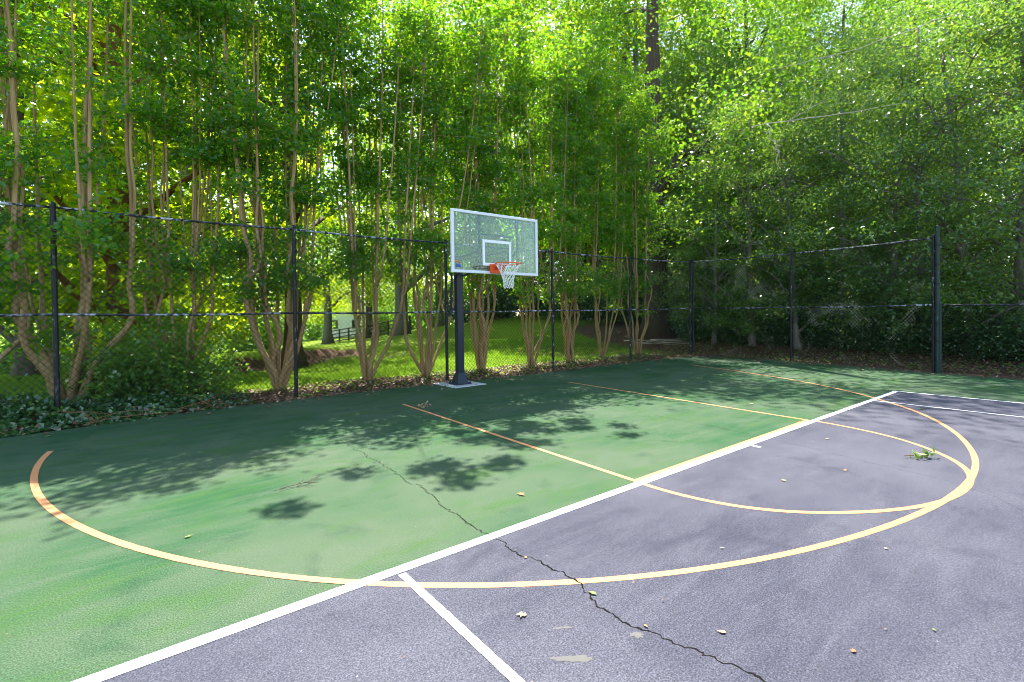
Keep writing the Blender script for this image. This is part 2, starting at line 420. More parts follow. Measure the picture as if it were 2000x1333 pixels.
ca = g.data.color_attributes.new('zone', 'FLOAT_COLOR', 'POINT'); ca.data.foreach_set('color', zc.ravel())

# ------------------------------------------------------------------ court
def wob(pts, step, amp, seed=1):
    rg = np.random.default_rng(seed); o = []
    for a, b in zip(pts[:-1], pts[1:]):
        a = np.array(a, float); b = np.array(b, float); n = max(1, int(np.linalg.norm(b-a)/step))
        for i in range(n): o.append(a+(b-a)*i/n+rg.normal(size=2)*amp)
    o.append(np.array(pts[-1], float)); return np.array(o)
def poly_sheet(name, pts, z, mat, thick=0.0):
    import bmesh
    bm = bmesh.new(); vs = [bm.verts.new((p[0], p[1], z)) for p in pts]; f = bm.faces.new(vs)
    bm.normal_update()
    if f.normal.z < 0: f.normal_flip()
    if thick:
        lo = [bm.verts.new((p[0], p[1], z-thick)) for p in pts]
        for i in range(len(vs)): bm.faces.new((vs[i], vs[(i+1) % len(vs)], lo[(i+1) % len(vs)], lo[i]))
    bmesh.ops.triangulate(bm, faces=[f])
    me = bpy.data.meshes.new(name); bm.to_mesh(me); bm.free(); me.materials.append(mat)
    return link(bpy.data.objects.new(name, me))
far = wob([(-13, 4.5), (-9.5, 5.7), (-6.5, 6.33), (-5.56, 6.52), (-4.33, 6.80), (-2.79, 6.86), (-1.5, 6.90), (1.1, 6.78), (3.35, 6.70), (6.0, 6.85), (8.3, 7.0), (9.3, 6.6), (9.75, 5.6), (9.9, 3.9), (9.25, .2), (9.1, -1.3), (8.9, -6), (8.8, -13)], .16, .018)
court = poly_sheet('court_surface', list(far)+[np.array((-13, -13.))], 0.0, M['green_court'], .05); tag(court, kind='structure')
inner = poly_sheet('inner_court_surface', [(-5.48, .01), (5.48, .01), (5.48, -12.8), (-5.48, -12.8)], .0015, M['grey_court']); tag(inner, kind='structure')
def strip(mb, P, wdt, z, side=None):
    P = np.asarray(P, float); T = nrm(np.gradient(P, axis=0)) if side is None else np.broadcast_to(side, P.shape); S = np.stack([-T[:, 1], T[:, 0]], 1)
    wdt = np.broadcast_to(wdt, (len(P),))[:, None]/2
    z = np.broadcast_to(z, (len(P),)); V = np.vstack([np.c_[P+S*wdt, z], np.c_[P-S*wdt, z]]); n = len(P); i = np.arange(n-1)
    mb.add(V, np.stack([i+n, i+n+1, i+1, i], -1))
def edgy(P, step=.05):
    P = np.asarray(P, float); d = np.r_[0, np.cumsum(np.linalg.norm(np.diff(P, axis=0), axis=1))]
    t = np.linspace(0, d[-1], max(2, int(d[-1]/step))); return np.stack([np.interp(t, d, P[:, k]) for k in (0, 1)], 1)
def line_obj(name, P, wdt, z, mat, var=.0012, step=.05):
    P = edgy(P, step); mb = MB(); rg = np.random.default_rng(abs(hash(name)) % 1000 if False else len(name))
    strip(mb, P, wdt+rg.normal(size=len(P))*var, z); o = mb.build(name, mat); tag(o, kind='structure'); return o
ang = np.radians([171.6, 179.1, 184.2, 190.7, 197.5, 203.6, 209.3, 217.4, 223.5, 229, 237, 246.4, 255.4, 265.9, 275.9, 288.6, 303.9, 316.7, 336.5, 348])
rad = np.array([6.089, 6.047, 6.026, 6.009, 5.99, 5.99, 5.996, 6.018, 6.030, 6.028, 6.026, 6.004, 5.985, 6.003, 6.03, 6.006, 6.01, 5.97, 6.04, 6.20])
aa = np.linspace(ang[0], ang[-1], 260); ra = np.interp(aa, ang, rad)
ker = np.ones(19)/19; ra = np.convolve(np.pad(ra, 9, 'edge'), ker, 'valid')
arc = np.stack([.063+ra*np.cos(aa), 4.163+ra*np.sin(aa)], 1)
arc = np.vstack([arc, [(6.42, 3.6), (6.65, 4.4), (6.9, 5.2)]])
line_obj('three_point_line', arc, .052, .003, M['orange_line'])
line_obj('lane_line', [(-1.765, 5.06), (-1.86, .03)], .05, .0032, M['orange_line'])
line_obj('lane_line', [(2.02, 5.06), (1.79, .06)], .05, .0032, M['orange_line'])
line_obj('free_throw_line', [(-1.84, .066), (1.79, .066)], .05, .0034, M['orange_line'])
a2 = np.radians([180, 200.8, 211.7, 220.3, 234.5, 248.5, 265.9, 281.3, 294.4, 302.1, 326.2, 346.2, 360])
r2 = np.array([1.865, 1.905, 1.915, 1.89, 1.86, 1.858, 1.86, 1.876, 1.885, 1.86, 1.825, 1.78, 1.80])
b2 = np.linspace(a2[0], a2[-1], 120); rb = np.convolve(np.pad(np.interp(b2, a2, r2), 5, 'edge'), np.ones(11)/11, 'valid')
line_obj('free_throw_circle', np.stack([rb*np.cos(b2), rb*np.sin(b2)-.01], 1), .05, .0036, M['orange_line'])
line_obj('baseline', [(-5.5, 0), (5.49, -.015)], .080, .0045, M['white_line'])
line_obj('outer_sideline', [(5.46, -.06), (5.46, -12.8)], .05, .0048, M['white_line'])
line_obj('outer_sideline', [(-5.46, -.06), (-5.46, -12.8)], .05, .0048, M['white_line'])
line_obj('inner_sideline', [(4.09, -.06), (4.08, -12.8)], .045, .0048, M['white_line'])
line_obj('inner_sideline', [(-4.09, -.06), (-4.09, -12.8)], .045, .0048, M['white_line'])
line_obj('centre_mark', [(0, -.06), (0.0, -.155)], .05, .0048, M['white_line'])
def crack(P, w0, w1, seed, jit=.018, side=True):
    rg = np.random.default_rng(seed); P = edgy(P, .016); n = len(P)
    k = np.cumsum(rg.normal(size=(n, 2))*jit*.55, axis=0); ks = np.stack([np.convolve(np.pad(k[:, i], 20, 'edge'), np.ones(41)/41, 'valid') for i in (0, 1)], 1)
    q_ = np.repeat(rg.normal(size=(n//2+1, 2)), 2, axis=0)[:n]*np.array([.0075, .001]); P = P+(k-ks)+q_*min(1, jit/.010)
    wv = np.linspace(w0, w1, n)*(.45+.9*rg.random(n)); mb = MB(); d3 = np.hypot(P[:, 0]-.063, P[:, 1]-4.163); d1 = np.hypot(P[:, 0], P[:, 1]+.01)
    zz = np.where(np.abs(P[:, 1]) < .045, .0056, np.where(((np.abs(d3-6.02) < .05) | (np.abs(d1-1.86) < .05)) & (P[:, 1] < 0), .0044, np.where(P[:, 1] > 0, .0010, .0024)))
    strip(mb, P, wv, zz, side=nrm(P[-1]-P[0]))
    o = mb.build('crack', M['crack']); tag(o, kind='structure'); return o
crack([(-3.34, 3.33), (-3.34, 2.88), (-3.35, 2.12), (-3.36, 1.41), (-3.35, 1.22), (-3.41, .74), (-3.43, .37), (-3.44, .05), (-3.44, -.24), (-3.4, -.49), (-3.4, -.68), (-3.4, -.82), (-3.47, -.98), (-3.47, -1.16), (-3.43, -1.31), (-3.4, -1.45), (-3.36, -1.6), (-3.35, -1.71), (-3.35, -2.2)], .0045, .0115, 3, .010)
crack([(.55, 1.65), (.54, 1.06), (.51, .39), (.46, -.08), (.35, -.62), (.24, -1.13), (.2, -1.5), (.13, -1.8), (-.04, -2.05), (-.27, -2.25), (-.5, -2.9)], .003, .004, 4, .004)
crack([(-4.35, 1.95), (-4.1, 1.92), (-3.98, 2.0)], .005, .005, 5, .01); crack([(-4.16, 1.93), (-4.05, 1.82)], .005, .004, 6, .01)
for i, (cx, cy, rx, ry, a) in enumerate([(-3.83, -1.2, .085, .022, -.75), (-3.5, -1.28, .032, .02, -.7), (-3.72, -1.02, .05, .008, -.6)]):
    th = np.linspace(0, 2*math.pi, 40)[:-1]; rg = np.random.default_rng(i); q = 1+.28*rg.normal(size=39); q = (q+np.roll(q, 1))/2
    p = np.stack([rx*np.cos(th)*q, ry*np.sin(th)*q], 1); c, s = math.cos(a), math.sin(a)
    o = poly_sheet('asphalt_patch', p@np.array([[c, s], [-s, c]])+np.array([cx, cy]), .0025, M['patch']); tag(o, kind='structure')

# ------------------------------------------------------------------ basketball hoop
def torus(mb, c, R, r, k=40, kk=8):
    t = np.linspace(0, 2*math.pi, k+1)[:-1]; P = np.stack([c[0]+R*np.cos(t), c[1]+R*np.sin(t), np.full(k, c[2])], 1)
    ph = np.linspace(0, 2*math.pi, kk+1)[:-1]
    rd = np.stack([np.cos(t), np.sin(t), 0*t], 1)
    V = P[:, None]+r*(np.cos(ph)[None, :, None]*rd[:, None]+np.sin(ph)[None, :, None]*np.array([0, 0, 1.]))
    I = np.arange(k*kk).reshape(k, kk); q = np.stack([I, np.roll(I, -1, 0), np.roll(np.roll(I, -1, 0), -1, 1), np.roll(I, -1, 1)], -1).reshape(-1, 4)
    mb.add(V.reshape(-1, 3), q)
# local frame: origin at the pole foot, board towards -Y
pad = MB(); pad.box((0, 0, 0), (.78, .92, .05), bev=.012)
pd = fix_normals(pad.build('concrete_pad', M['slab'])); pd.location = (.16, 6.48, -.012); pd.rotation_euler = (0, 0, RAD(2))
tag(pd, 'pale square concrete pad under the basketball pole', 'concrete pad')
POLE = (.14, 6.42)
hoop = empty('basketball_hoop', (POLE[0], POLE[1], .013), RAD(-1.9))
tag(hoop, 'basketball hoop with glass backboard on square black pole', 'basketball hoop')
mb = MB(); mb.box((0, 0, 1.42), (.145, .145, 2.62), bev=.008)
pole = fix_normals(mb.build('pole', M['pole_black'], hoop))
mb = MB(); n = 4
for k, (hw, z) in enumerate([(.15, .03), (.072, .12)]): pass
V = [(-.135, -.135, .025), (.135, -.135, .025), (.135, .135, .025), (-.135, .135, .025), (-.075, -.075, .24), (.075, -.075, .24), (.075, .075, .24), (-.075, .075, .24)]
mb.add(V, [(0, 1, 5, 4), (1, 2, 6, 5), (2, 3, 7, 6), (3, 0, 4, 7), (0, 3, 2, 1), (4, 5, 6, 7)]); mb.box((0, 0, .0125), (.36, .36, .025), bev=.004)
base = fix_normals(mb.build('base_plate', M['pole_black'], hoop))
for sx in (-1, 1):
    for sy in (-1, 1):
        mb = MB(); mb.tube([(sx*.155, sy*.155, .02), (sx*.155, sy*.155, .05)], .018, 6); mb.tube([(sx*.155, sy*.155, .05), (sx*.155, sy*.155, .085)], .009, 6)
        mb.build('anchor_bolt', M['pole_black'], hoop)
BY = -1.86; BX = -.30+.06; BZ = 2.19   # board centre relative to the pole foot
for sx in (-1, 1):
    for z0, z1 in ((2.64, 2.62), (2.30, 2.42)):
        mb = MB(); mb.tube([(sx*.10, .02, z0), (BX+sx*.24, BY+.09, z1)], .022, 8); mb.build('support_arm', M['pole_black'], hoop)
mb = MB(); mb.tube([(-.10, .12, 2.36), (-.11, .16, 1.55)], .026, 8); mb.tube([(-.11, .16, 1.58), (-.11, .16, 1.44)], .042, 8); mb.tube([(-.05, .05, 1.60), (-.12, .16, 1.60)], .02, 6)
mb.build('height_adjuster', M['pole_black'], hoop)
bdW, bdH, fr = 1.83, 1.075, .05
mb = MB(); mb.box((BX, BY, BZ+bdH/2), (bdW-2*fr+.01, .012, bdH-2*fr+.01)); bg = mb.build('backboard', M['glass'], hoop); fix_normals(bg)
mb = MB()
for sz in (0, 1): mb.box((BX, BY, BZ+(fr/2 if sz == 0 else bdH-fr/2)), (bdW, .05, fr), bev=.006)
for sx in (-1, 1): mb.box((BX+sx*(bdW/2-fr/2), BY, BZ+bdH/2), (fr, .048, bdH-2*fr), bev=.004)
fix_normals(mb.build('frame', M['board_frame'], bg))
mb = MB(); yq = BY-.0085; z0 = BZ+.145
mb.box((BX, yq, z0+.025), (.61, .003, .05)); mb.box((BX, yq, z0+.46-.025), (.61, .003, .05))
for sx in (-1, 1): mb.box((BX+sx*.28, yq, z0+.23), (.05, .003, .36))
fix_normals(mb.build('target_square', M['board_white'], bg))
mb = MB()
for sx in (-.335, .48): mb.box((BX+sx, BY+.045, BZ+bdH/2), (.03, .04, bdH-.05))
mb.box((BX+.02, BY+.055, BZ+.19), (.78, .03, .035)); mb.box((BX+.02, BY+.055, BZ+.70), (.78, .03, .035))
fix_normals(mb.build('back_brace', M['pole_black'], bg))
mb = MB()
th = np.linspace(.3, 2.8, 9); strp = np.stack([BX-.815+.075*np.cos(th), np.full(9, yq), BZ+.16+.035*np.sin(th)], 1); mb.tube(strp, .009, 4)
mb.build('orange_sticker', M['orange_sticker'], bg)
mb = MB(); mb.box((BX-.79, yq, BZ+.12), (.075, .002, .045), bev=.0006); mb.box((BX-.745, yq, BZ+.10), (.03, .002, .03), bev=.0006)
mb.build('blue_sticker', M['blue_sticker'], bg)
RC = (BX-.02, BY-.385, BZ+.158)
mb = MB(); torus(mb, RC, .228, .0095, 48, 8); rim = mb.build('rim', M['rim_orange'], hoop, smooth=True)
mb = MB(); mb.box((RC[0]-.02, BY-.045, RC[2]-.065), (.26, .07, .16), bev=.006)
for sx in (-1, 1): mb.tube([(RC[0]+sx*.05, BY-.05, RC[2]-.012), (RC[0]+sx*.10, RC[1]+.20, RC[2]-.006)], .009, 6)
V = [(RC[0]-.10, BY-.06, RC[2]-.11), (RC[0]-.10, BY-.06, RC[2]), (RC[0]-.105, BY-.17, RC[2]), (RC[0]+.10, BY-.06, RC[2]-.11), (RC[0]+.10, BY-.06, RC[2]), (RC[0]+.105, BY-.17, RC[2])]
mb.add(V, [(1, 2, 5, 4), (0, 3, 5, 2)], [(0, 2, 1), (3, 4, 5)])
fix_normals(mb.build('rim_bracket', M['rim_orange'], rim))
mb = MB(); ns, nl = 12, 7
rs = np.array([.216, .165, .132, .110, .096, .088, .086, .078]); zs = -np.array([.012, .10, .165, .225, .28, .335, .385, .425])
sag = np.random.default_rng(5)
node = lambda l, k: np.array([RC[0]+rs[l]*math.cos(2*math.pi*(k+.5*(l % 2))/ns)+.004*math.sin(7*k+l), RC[1]+rs[l]*math.sin(2*math.pi*(k+.5*(l % 2))/ns), RC[2]+zs[l]+.006*math.sin(3*k+2*l)])
for l in range(nl):
    for k in range(ns):
        for dk in ((0, -1) if l % 2 == 0 else (0, 1)):
            a = node(l, k); b = node(l+1, k+dk) if l % 2 == 0 else node(l+1, k+dk)
            m_ = (a+b)/2; c = np.array([RC[0], RC[1], m_[2]]); m_ = m_+(c-m_)*.03
            mb.tube([a, m_, b], .0042 if l else .005, 4, cap=False)
for k in range(ns):
    a = node(0, k); a2_ = a.copy(); a2_[2] = RC[2]-.008; mb.tube([a, a2_], .006, 4)
mb.build('net', M['net'], hoop)

# ------------------------------------------------------------------ chain link fences
def wire_panel(mb, a, b, z0a, z0b, h, pitch=.085, r=.0030):
    """crossing diagonal wires between two posts"""
    a = np.array(a, float); b = np.array(b, float); Lh = np.linalg.norm(b-a); d = (b-a)/Lh; nn = np.array([-d[1], d[0]])
    V = []; Q = []; k = 3; th = np.arange(k)/k*2*math.pi; cnt = 0
    slope = 1.12
    for sg in (1, -1):
        c = -h/slope
        while c < Lh+h/slope:
            # line s = c + sg*z/slope (or mirrored)
            s0, s1 = (c, c+h/slope) if sg > 0 else (c+h/slope, c)
            t0, t1 = 0.0, 1.0
            ds = s1-s0
            lo, hi = sorted(((0-s0)/ds, (Lh-s0)/ds)); t0 = max(0, lo); t1 = min(1, hi)
            if t1-t0 > .01:
                m_ = max(2, int((t1-t0)*6)); tt = np.linspace(t0, t1, m_)
                s = s0+ds*tt; z = tt*h; off = .004*sg+.012*np.sin(s*2.1+z*1.3)
                P = np.stack([a[0]+d[0]*s+nn[0]*off, a[1]+d[1]*s+nn[1]*off, z0a+(z0b-z0a)*s/Lh+z], 1)
                mb.tube(P, r, 3, cap=False)
            c += pitch
def post(mb, x, y, z0, z1, r=.038):
    mb.tube([(x, y, z0), (x, y, z1)], r, 12); mb.tube([(x, y, z1), (x, y, z1+.03), (x, y, z1+.05)], [r*1.15, r*1.0, r*.4], 12)
def fence(name, pts, h, label, group=None, mid=True, rmat='fence_rail', pmat='fence_black', top=True, pr=.034, z0=.0, wr=.0030, wm='wire'):
    o = empty(name, (pts[0][0], pts[0][1], 0)); tag(o, label, 'chain link fence')
    O = np.array([pts[0][0], pts[0][1]]); L = [np.array(p[:2])-O for p in pts]
    hh = [p[2] if len(p) > 2 else h for p in pts]
    for i, p in enumerate(L):
        if len(pts[i]) > 3: continue
        mb = MB(); post(mb, p[0], p[1], -.15, hh[i], pr); mb.build('post', M[pmat], o, smooth=False)
    for i in range(len(L)-1):
        a, b = L[i], L[i+1]; dd = nrm(b-a)*pr*.9
        rl = []
        if top: rl.append((hh[i]-.03, hh[i+1]-.03))
        if mid: rl.append((1.55*hh[i]/3.12 if hh[i] > 2 else hh[i]-.03, 1.55*hh[i+1]/3.12 if hh[i+1] > 2 else hh[i+1]-.03))
        for za, zb in rl:
            mb = MB(); t = np.linspace(0, 1, 10)[:, None]; P = (np.r_[a+dd, za])*(1-t)+(np.r_[b-dd, zb])*t; P[:, 2] -= .018*np.sin(math.pi*t[:, 0])
            mb.tube(P, .0185, 8); mb.build('rail', M[rmat], o, smooth=True)
        mb = MB(); wire_panel(mb, a, b, .02, .02, (hh[i]+hh[i+1])/2-.05, r=wr)
        mb.build('wire_mesh', M[wm], o)
    return o
FY = 7.18
back_pts = [(-12.3, FY-.1, 3.1), (-9.2, FY, 3.1), (-6.06, FY+.02, 3.12), (-2.89, FY, 3.12), (.26, FY, 3.14), (3.44, FY-.02, 3.17), (6.66, FY, 3.2), (9.9, FY, 3.28)]
fence('chain_link_fence', back_pts, 3.1, 'long tall black chain link fence behind the basketball hoop')
fence('chain_link_fence', [(9.95, FY-.09, 3.28), (9.86, 3.72, 3.22), (9.42, .25, 3.22)], 3.2, 'tall black chain link fence section along the leafy right side of the court', wr=.0027, wm='wire_side_glint')
fence('chain_link_fence', [(9.40, .12, 1.62), (9.0, -3.4, 1.62), (8.85, -7, 1.62)], 1.6, 'low chain link fence running off from the tall corner posts at the right edge', pmat='fence_green', top=True, mid=False)
# heavy terminal posts beside the last tall post
gp = empty('gate_post', (9.40, .165, 0)); tag(gp, 'thick dark terminal post with clamps where the tall and low fences meet', 'fence post')
mb = MB(); post(mb, 0, 0, -.1, 3.42, .047); mb.build('post', M['fence_green'], gp)
mb = MB()
for z in (.35, .75, 1.15, 1.62, 2.1, 2.55, 3.0):
    mb = MB(); mb.tube([(-.0, 0, z-.018), (0, 0, z+.018)], .056, 12); mb.box((.03, .06, z), (.012, .07, .03)); mb.build('clamp', M['fence_black'], gp)

# ------------------------------------------------------------------ trees
def wander(p0, p1, n, amp, rng):
    t = np.linspace(0, 1, n)[:, None]; P = np.array(p0)*(1-t)+np.array(p1)*t
    k = np.cumsum(rng.normal(size=(n, 3)), axis=0); k -= k[0]; k = k-t*k[-1]
    return P+k*amp*np.array([1, 1, .25])
def vase_stem(rng, ang, lean, H, top_spread, r0, kink=.5):
    """stem fanning out from the base, then turning upright"""
    n = 34; z = H*np.linspace(0, 1, n)**1.35; zb = .9+.9*rng.random()
    d = np.where(z < zb, z*lean, zb*lean+(z-zb)*top_spread)
    ker = np.array([.25, .5, .25]); d[1:-1] = np.convolve(d, ker, 'valid')
    x = d*math.cos(ang); y = d*math.sin(ang)
    k1, k2 = rng.normal(size=2); ph = rng.random()*6
    wob_ = (.04*np.sin(z*3.1+ph)*np.clip(z, 0, 1)+.03*np.sin(z*5.3+ph*2))*np.exp(-np.clip(z-2.2, 0, 9)/1.2)+.05*np.sin(z*.7+ph*2)*np.clip(z/3, 0, 1)
    x = x+wob_*k1; y = y+wob_*k2
    r = r0*(.30*np.clip(1.0-z/H, .0, 1)+.36*np.exp(-z/1.6)+.34*np.clip(1-z/H,0,1)**.5)+.004; r[0] *= 1.15
    return np.stack([x, y, z], 1), r
def myrtle(loc, seed, nst, H, zmin, lean=(.15, .5), r0=(.03, .055), dens=1.0, label='', topd=.3, shade_shoot=None):
    rng = np.random.default_rng(seed); o = empty('crape_myrtle', (loc[0], loc[1], float(ground_h(loc[0], loc[1])))); tag(o, label, 'tree', 'crape myrtles along the back fence')
    mb = MB(); LP = []
    for s in range(nst):
        a = 2*math.pi*(s+rng.random()*.7)/nst; ln = rng.uniform(*lean)*rng.choice([.45, .8, 1.1]); h = H*rng.uniform(.8, 1.06)
        P, r = vase_stem(rng, a, ln, h, rng.uniform(.0, .075), rng.uniform(*r0)*.78)
        P[:, :2] += .05*np.array([math.cos(a), math.sin(a)])
        mb.tube(P, r, 7, rough=.12)
        subs = [(P, r)]
        if rng.random() < .8:      # forks
            i = rng.integers(8, 16); Q = P[i:].copy(); t = np.linspace(0, 1, len(Q))[:, None]; dv = rng.normal(size=2)*.45
            Q[:, :2] += dv*np.sqrt(t)*1.0; rq = r[i:]*.75; mb.tube(Q, rq, 6, rough=.1); subs.append((Q, rq))
        for P_, r_s in subs:
            zz = P_[:, 2]; ncl = int(8*dens*h/9)
            for k in range(ncl):
                zc_ = zmin-(.5 if k == 0 else 0)+(h-zmin)*((k+rng.random())/ncl)**.85; big = rng.random()
                thc = rng.random()*2*math.pi
                for q in range(int(3+3*big)):
                    z = zc_+rng.normal()*.16
                    if z < zz[0] or z > h: continue
                    c = np.array([np.interp(z, zz, P_[:, j]) for j in range(3)])
                    th = thc+rng.normal()*.7; l = rng.uniform(.3, .8)*(.75+.5*big)*(1.25 if z > h*.65 else 1)
                    e = c+np.array([math.cos(th)*l, math.sin(th)*l, rng.uniform(-.15, .5)*l])
                    Q = wander(c, e, 5, .03, rng); mb.tube(Q, np.linspace(.006, .002, 5), 3, cap=False)
                    m_ = int(rng.integers(26, 58)); t = rng.random(m_)**.6
                    pts = np.stack([np.interp(t, np.linspace(0, 1, 5), Q[:, j]) for j in range(3)], 1)+rng.normal(size=(m_, 3))*np.array([.10, .10, .06])
                    LP.append(pts)
            for k in range(int(9*topd)):      # extra leaves added above the view to thicken the shade on the court
                z = h*rng.uniform(.78, 1.0)
                if z < zz[0]: continue
                c = np.array([np.interp(z, zz, P_[:, j]) for j in range(3)]); th = rng.random()*6.28; l = rng.uniform(.2, .9)
                e = c+np.array([math.cos(th)*l, math.sin(th)*l, rng.uniform(-.1, .35)]); Q = wander(c, e, 5, .03, rng); mb.tube(Q, np.linspace(.006, .002, 5), 3, cap=False)
                m_ = 55; t = rng.random(m_)**.5
                LP.append(np.stack([np.interp(t, np.linspace(0, 1, 5), Q[:, j]) for j in range(3)], 1)+rng.normal(size=(m_, 3))*np.array([.16, .16, .09]))
    if shade_shoot is not None:  # leaf clusters added above the view to throw shadows on the court
        for (sx, sy, sz, rr_, m_) in shade_shoot:
            e = np.array([sx-loc[0], sy-loc[1], sz]); Q = wander(np.array([0, 0, 4.0]), e, 12, .05, rng); Q[:, 2] += .6*np.sin(np.linspace(0, math.pi, 12)); mb.tube(Q, np.linspace(.018, .004, 12), 5, cap=False)
            for k in range(9):
                q = e+rng.normal(size=3)*rr_*np.array([.55, .55, .3]); m2 = m_//9; LP.append(q+rng.normal(size=(m2, 3))*np.array([.09, .09, .06]))
    mb.build('trunk', M['myrtle_bark'], o, smooth=True)
    leaf_obj('crown', np.concatenate(LP), .092, .064, M['myrtle_leaf'], o, rng=rng, up=.75)
    return o
ML = [  # column in the frame, Y, stems, height, lowest leaves, lean, stem radius, density, label
 (-70, 8.3, 6, 9.0, 1.4, (.2, .5), (.03, .05), .6, 'crape myrtle cut by the left edge, slender tan stems rising over ivy'),
 (128, 8.5, 6, 9.3, 1.6, (.15, .6), (.05, .095), .6, 'crape myrtle with thick forked stems just behind the leftmost tall fence post'),
 (355, 8.6, 7, 9.0, 1.9, (.15, .45), (.03, .055), .7, 'leafy crape myrtle rising out of the bright green shrubs behind the left fence'),
 (545, 8.25, 10, 9.8, 2.0, (.12, .5), (.045, .085), .75, 'stoutest crape myrtle, a bundle of thick tan stems beside the second tall fence post'),
 (716, 8.3, 6, 9.6, 2.9, (.12, .5), (.04, .065), .9, 'crape myrtle with bare lower stems in the middle of the bay left of the hoop'),
 (831, 8.1, 7, 9.8, 2.9, (.15, .55), (.04, .06), .9, 'crape myrtle with wavy vase shaped stems just left of the basketball pole'),
 (938, 8.3, 7, 9.3, 2.5, (.12, .4), (.045, .07), .95, 'crape myrtle with a gnarled dark base just right of the basketball pole'),
 (1037, 8.1, 7, 10.2, 2.3, (.2, .55), (.035, .055), 1.0, 'crape myrtle forming a wide V of thin stems below the right end of the backboard'),
 (1113, 8.3, 6, 10.4, 2.2, (.15, .4), (.045, .07), 1.05, 'crape myrtle with three upright stems first behind the post right of the hoop'),
 (1176, 8.5, 6, 10.4, 2.2, (.15, .45), (.035, .055), 1.05, 'narrow crape myrtle on leaf litter, second from the fence corner'),
 (1243, 8.5, 6, 10.2, 1.9, (.2, .5), (.035, .05), 1.1, 'last crape myrtle before the fence corner, in front of the large oak trunk'),
]
for i, (px, yy, ns_, H, zm, ln, r0, dn, lb) in enumerate(ML):
    sh_ = {5: [(-.40, 5.95, 9.3, .70, 1100), (.75, 6.7, 9.2, .55, 700)], 6: [(2.0, 6.5, 9.6, .6, 800), (1.1, 6.9, 9.8, .55, 700)]}.get(i)
    myrtle((onY(px, yy), yy), 100+i, ns_+1, H, zm, ln, r0, dn, label=lb, shade_shoot=sh_)

def crown_points(rng, H, base, R, nblob, per, layer=.28, shape=1.0):
    """limbs and leaf points of a broad crown; returns list of limb polylines and points"""
    limbs = []; pts = []
    for k in range(nblob):
        f = rng.random(); z = base+(H-base)*f
        prof = math.sin(math.pi*min(1, .18+.80*f))**.6*shape
        a = k*2.39996+rng.normal()*.4; rad_ = R*prof*(.45+.6*math.sqrt(rng.random()))
        c = np.array([math.cos(a)*rad_, math.sin(a)*rad_, z]); s = R*rng.uniform(.16, .30)
        limbs.append((np.array([0, 0, max(base*.7, z-rad_*rng.uniform(.35, .8))]), c))
        n = int(per*rng.uniform(.6, 1.4)); g_ = rng.normal(size=(n, 3)); g_ = nrm(g_)*(rng.random((n, 1))**.45)
        q = g_*np.array([s, s, s*layer*2])
        # sprays inside the blob
        q[:, 2] += .25*s*np.sin(q[:, 0]*5/s+k)*np.cos(q[:, 1]*4/s)
        pts.append(c+q)
    return limbs, np.concatenate(pts)
def make_tree(seed, H, base, R, nblob, per, L, W, leafm, barkm, tr, lobed=False, up=.9, layer=.28, nlimb=16, bend=.3, fork=None):
    rng = np.random.default_rng(seed); o = empty('tree'); mb = MB()
    P = wander((0, 0, -.3), (rng.normal()*bend, rng.normal()*bend, H*.93), 18, .05*bend*2, rng)
    z = P[:, 2]; r = tr*np.clip(1-z/H, .0, 1)**.8+.02; r *= 1+.9*np.exp(-np.clip(z, 0, 9)/.35)
    mb.tube(P, r, 14, rough=.10)
    limbs, pts = crown_points(rng, H, base, R, nblob, per, layer)
    for i in range(min(nlimb, len(limbs))):
        a, b = limbs[i]; a = a.copy(); a[:2] = [np.interp(a[2], z, P[:, 0]), np.interp(a[2], z, P[:, 1])]
        Q = wander(a, b, 9, .07, rng); Q[:, 2] += .3*np.sin(np.linspace(0, math.pi, 9)); rl = np.interp(a[2], z, r)*.5
        mb.tube(Q, np.linspace(rl, .012, 9), 7, cap=False, rough=.08)
        for j in range(3):
            q0 = Q[rng.integers(3, 7)]; e = q0+rng.normal(size=3)*np.array([.8, .8, .5])*R*.2; mb.tube(wander(q0, e, 5, .05, rng), np.linspace(.02, .005, 5), 4, cap=False)
    mb.build('trunk', M[barkm], o, smooth=True)
    leaf_obj('crown', pts, L, W, M[leafm], o, rng=rng, up=up, lobed=lobed)
    return o
PRO = {
 'mapleA': make_tree(1, 14, 1.0, 4.2, 130, 88, .19, .17, 'maple_leaf', 'grey_bark', .17, True),
 'mapleB': make_tree(2, 15, .9, 4.4, 140, 88, .19, .17, 'maple_leaf', 'vine_bark', .30, True),
 'oakA': make_tree(3, 21, 4.2, 6.0, 150, 140, .17, .11, 'oak_leaf', 'dark_bark', .30),
 'oakB': make_tree(4, 23, 3.6, 6.5, 160, 140, .17, .12, 'oak_leaf', 'grey_bark', .38),
 'oakC': make_tree(14, 22, 3.2, 6.5, 260, 130, .15, .10, 'oak_leaf', 'dark_bark', .50, nlimb=9),
 'brightA': make_tree(5, 20, 3.0, 5.5, 140, 120, .17, .13, 'maple_leaf', 'grey_bark', .26, True),
 'privetA': make_tree(6, 9.0, .8, 3.0, 110, 135, .105, .058, 'privet_leaf', 'grey_bark', .08, layer=.2, nlimb=22),
 'privetB': make_tree(7, 11.5, 1.0, 3.6, 130, 140, .11, .06, 'privet_leaf', 'grey_bark', .11, layer=.2, nlimb=22),
 'woodA': make_tree(8, 19, 2.5, 5.0, 150, 200, .13, .085, 'oak_leaf', 'dark_bark', .24),
}
used = {}
FREE = dict(PRO)
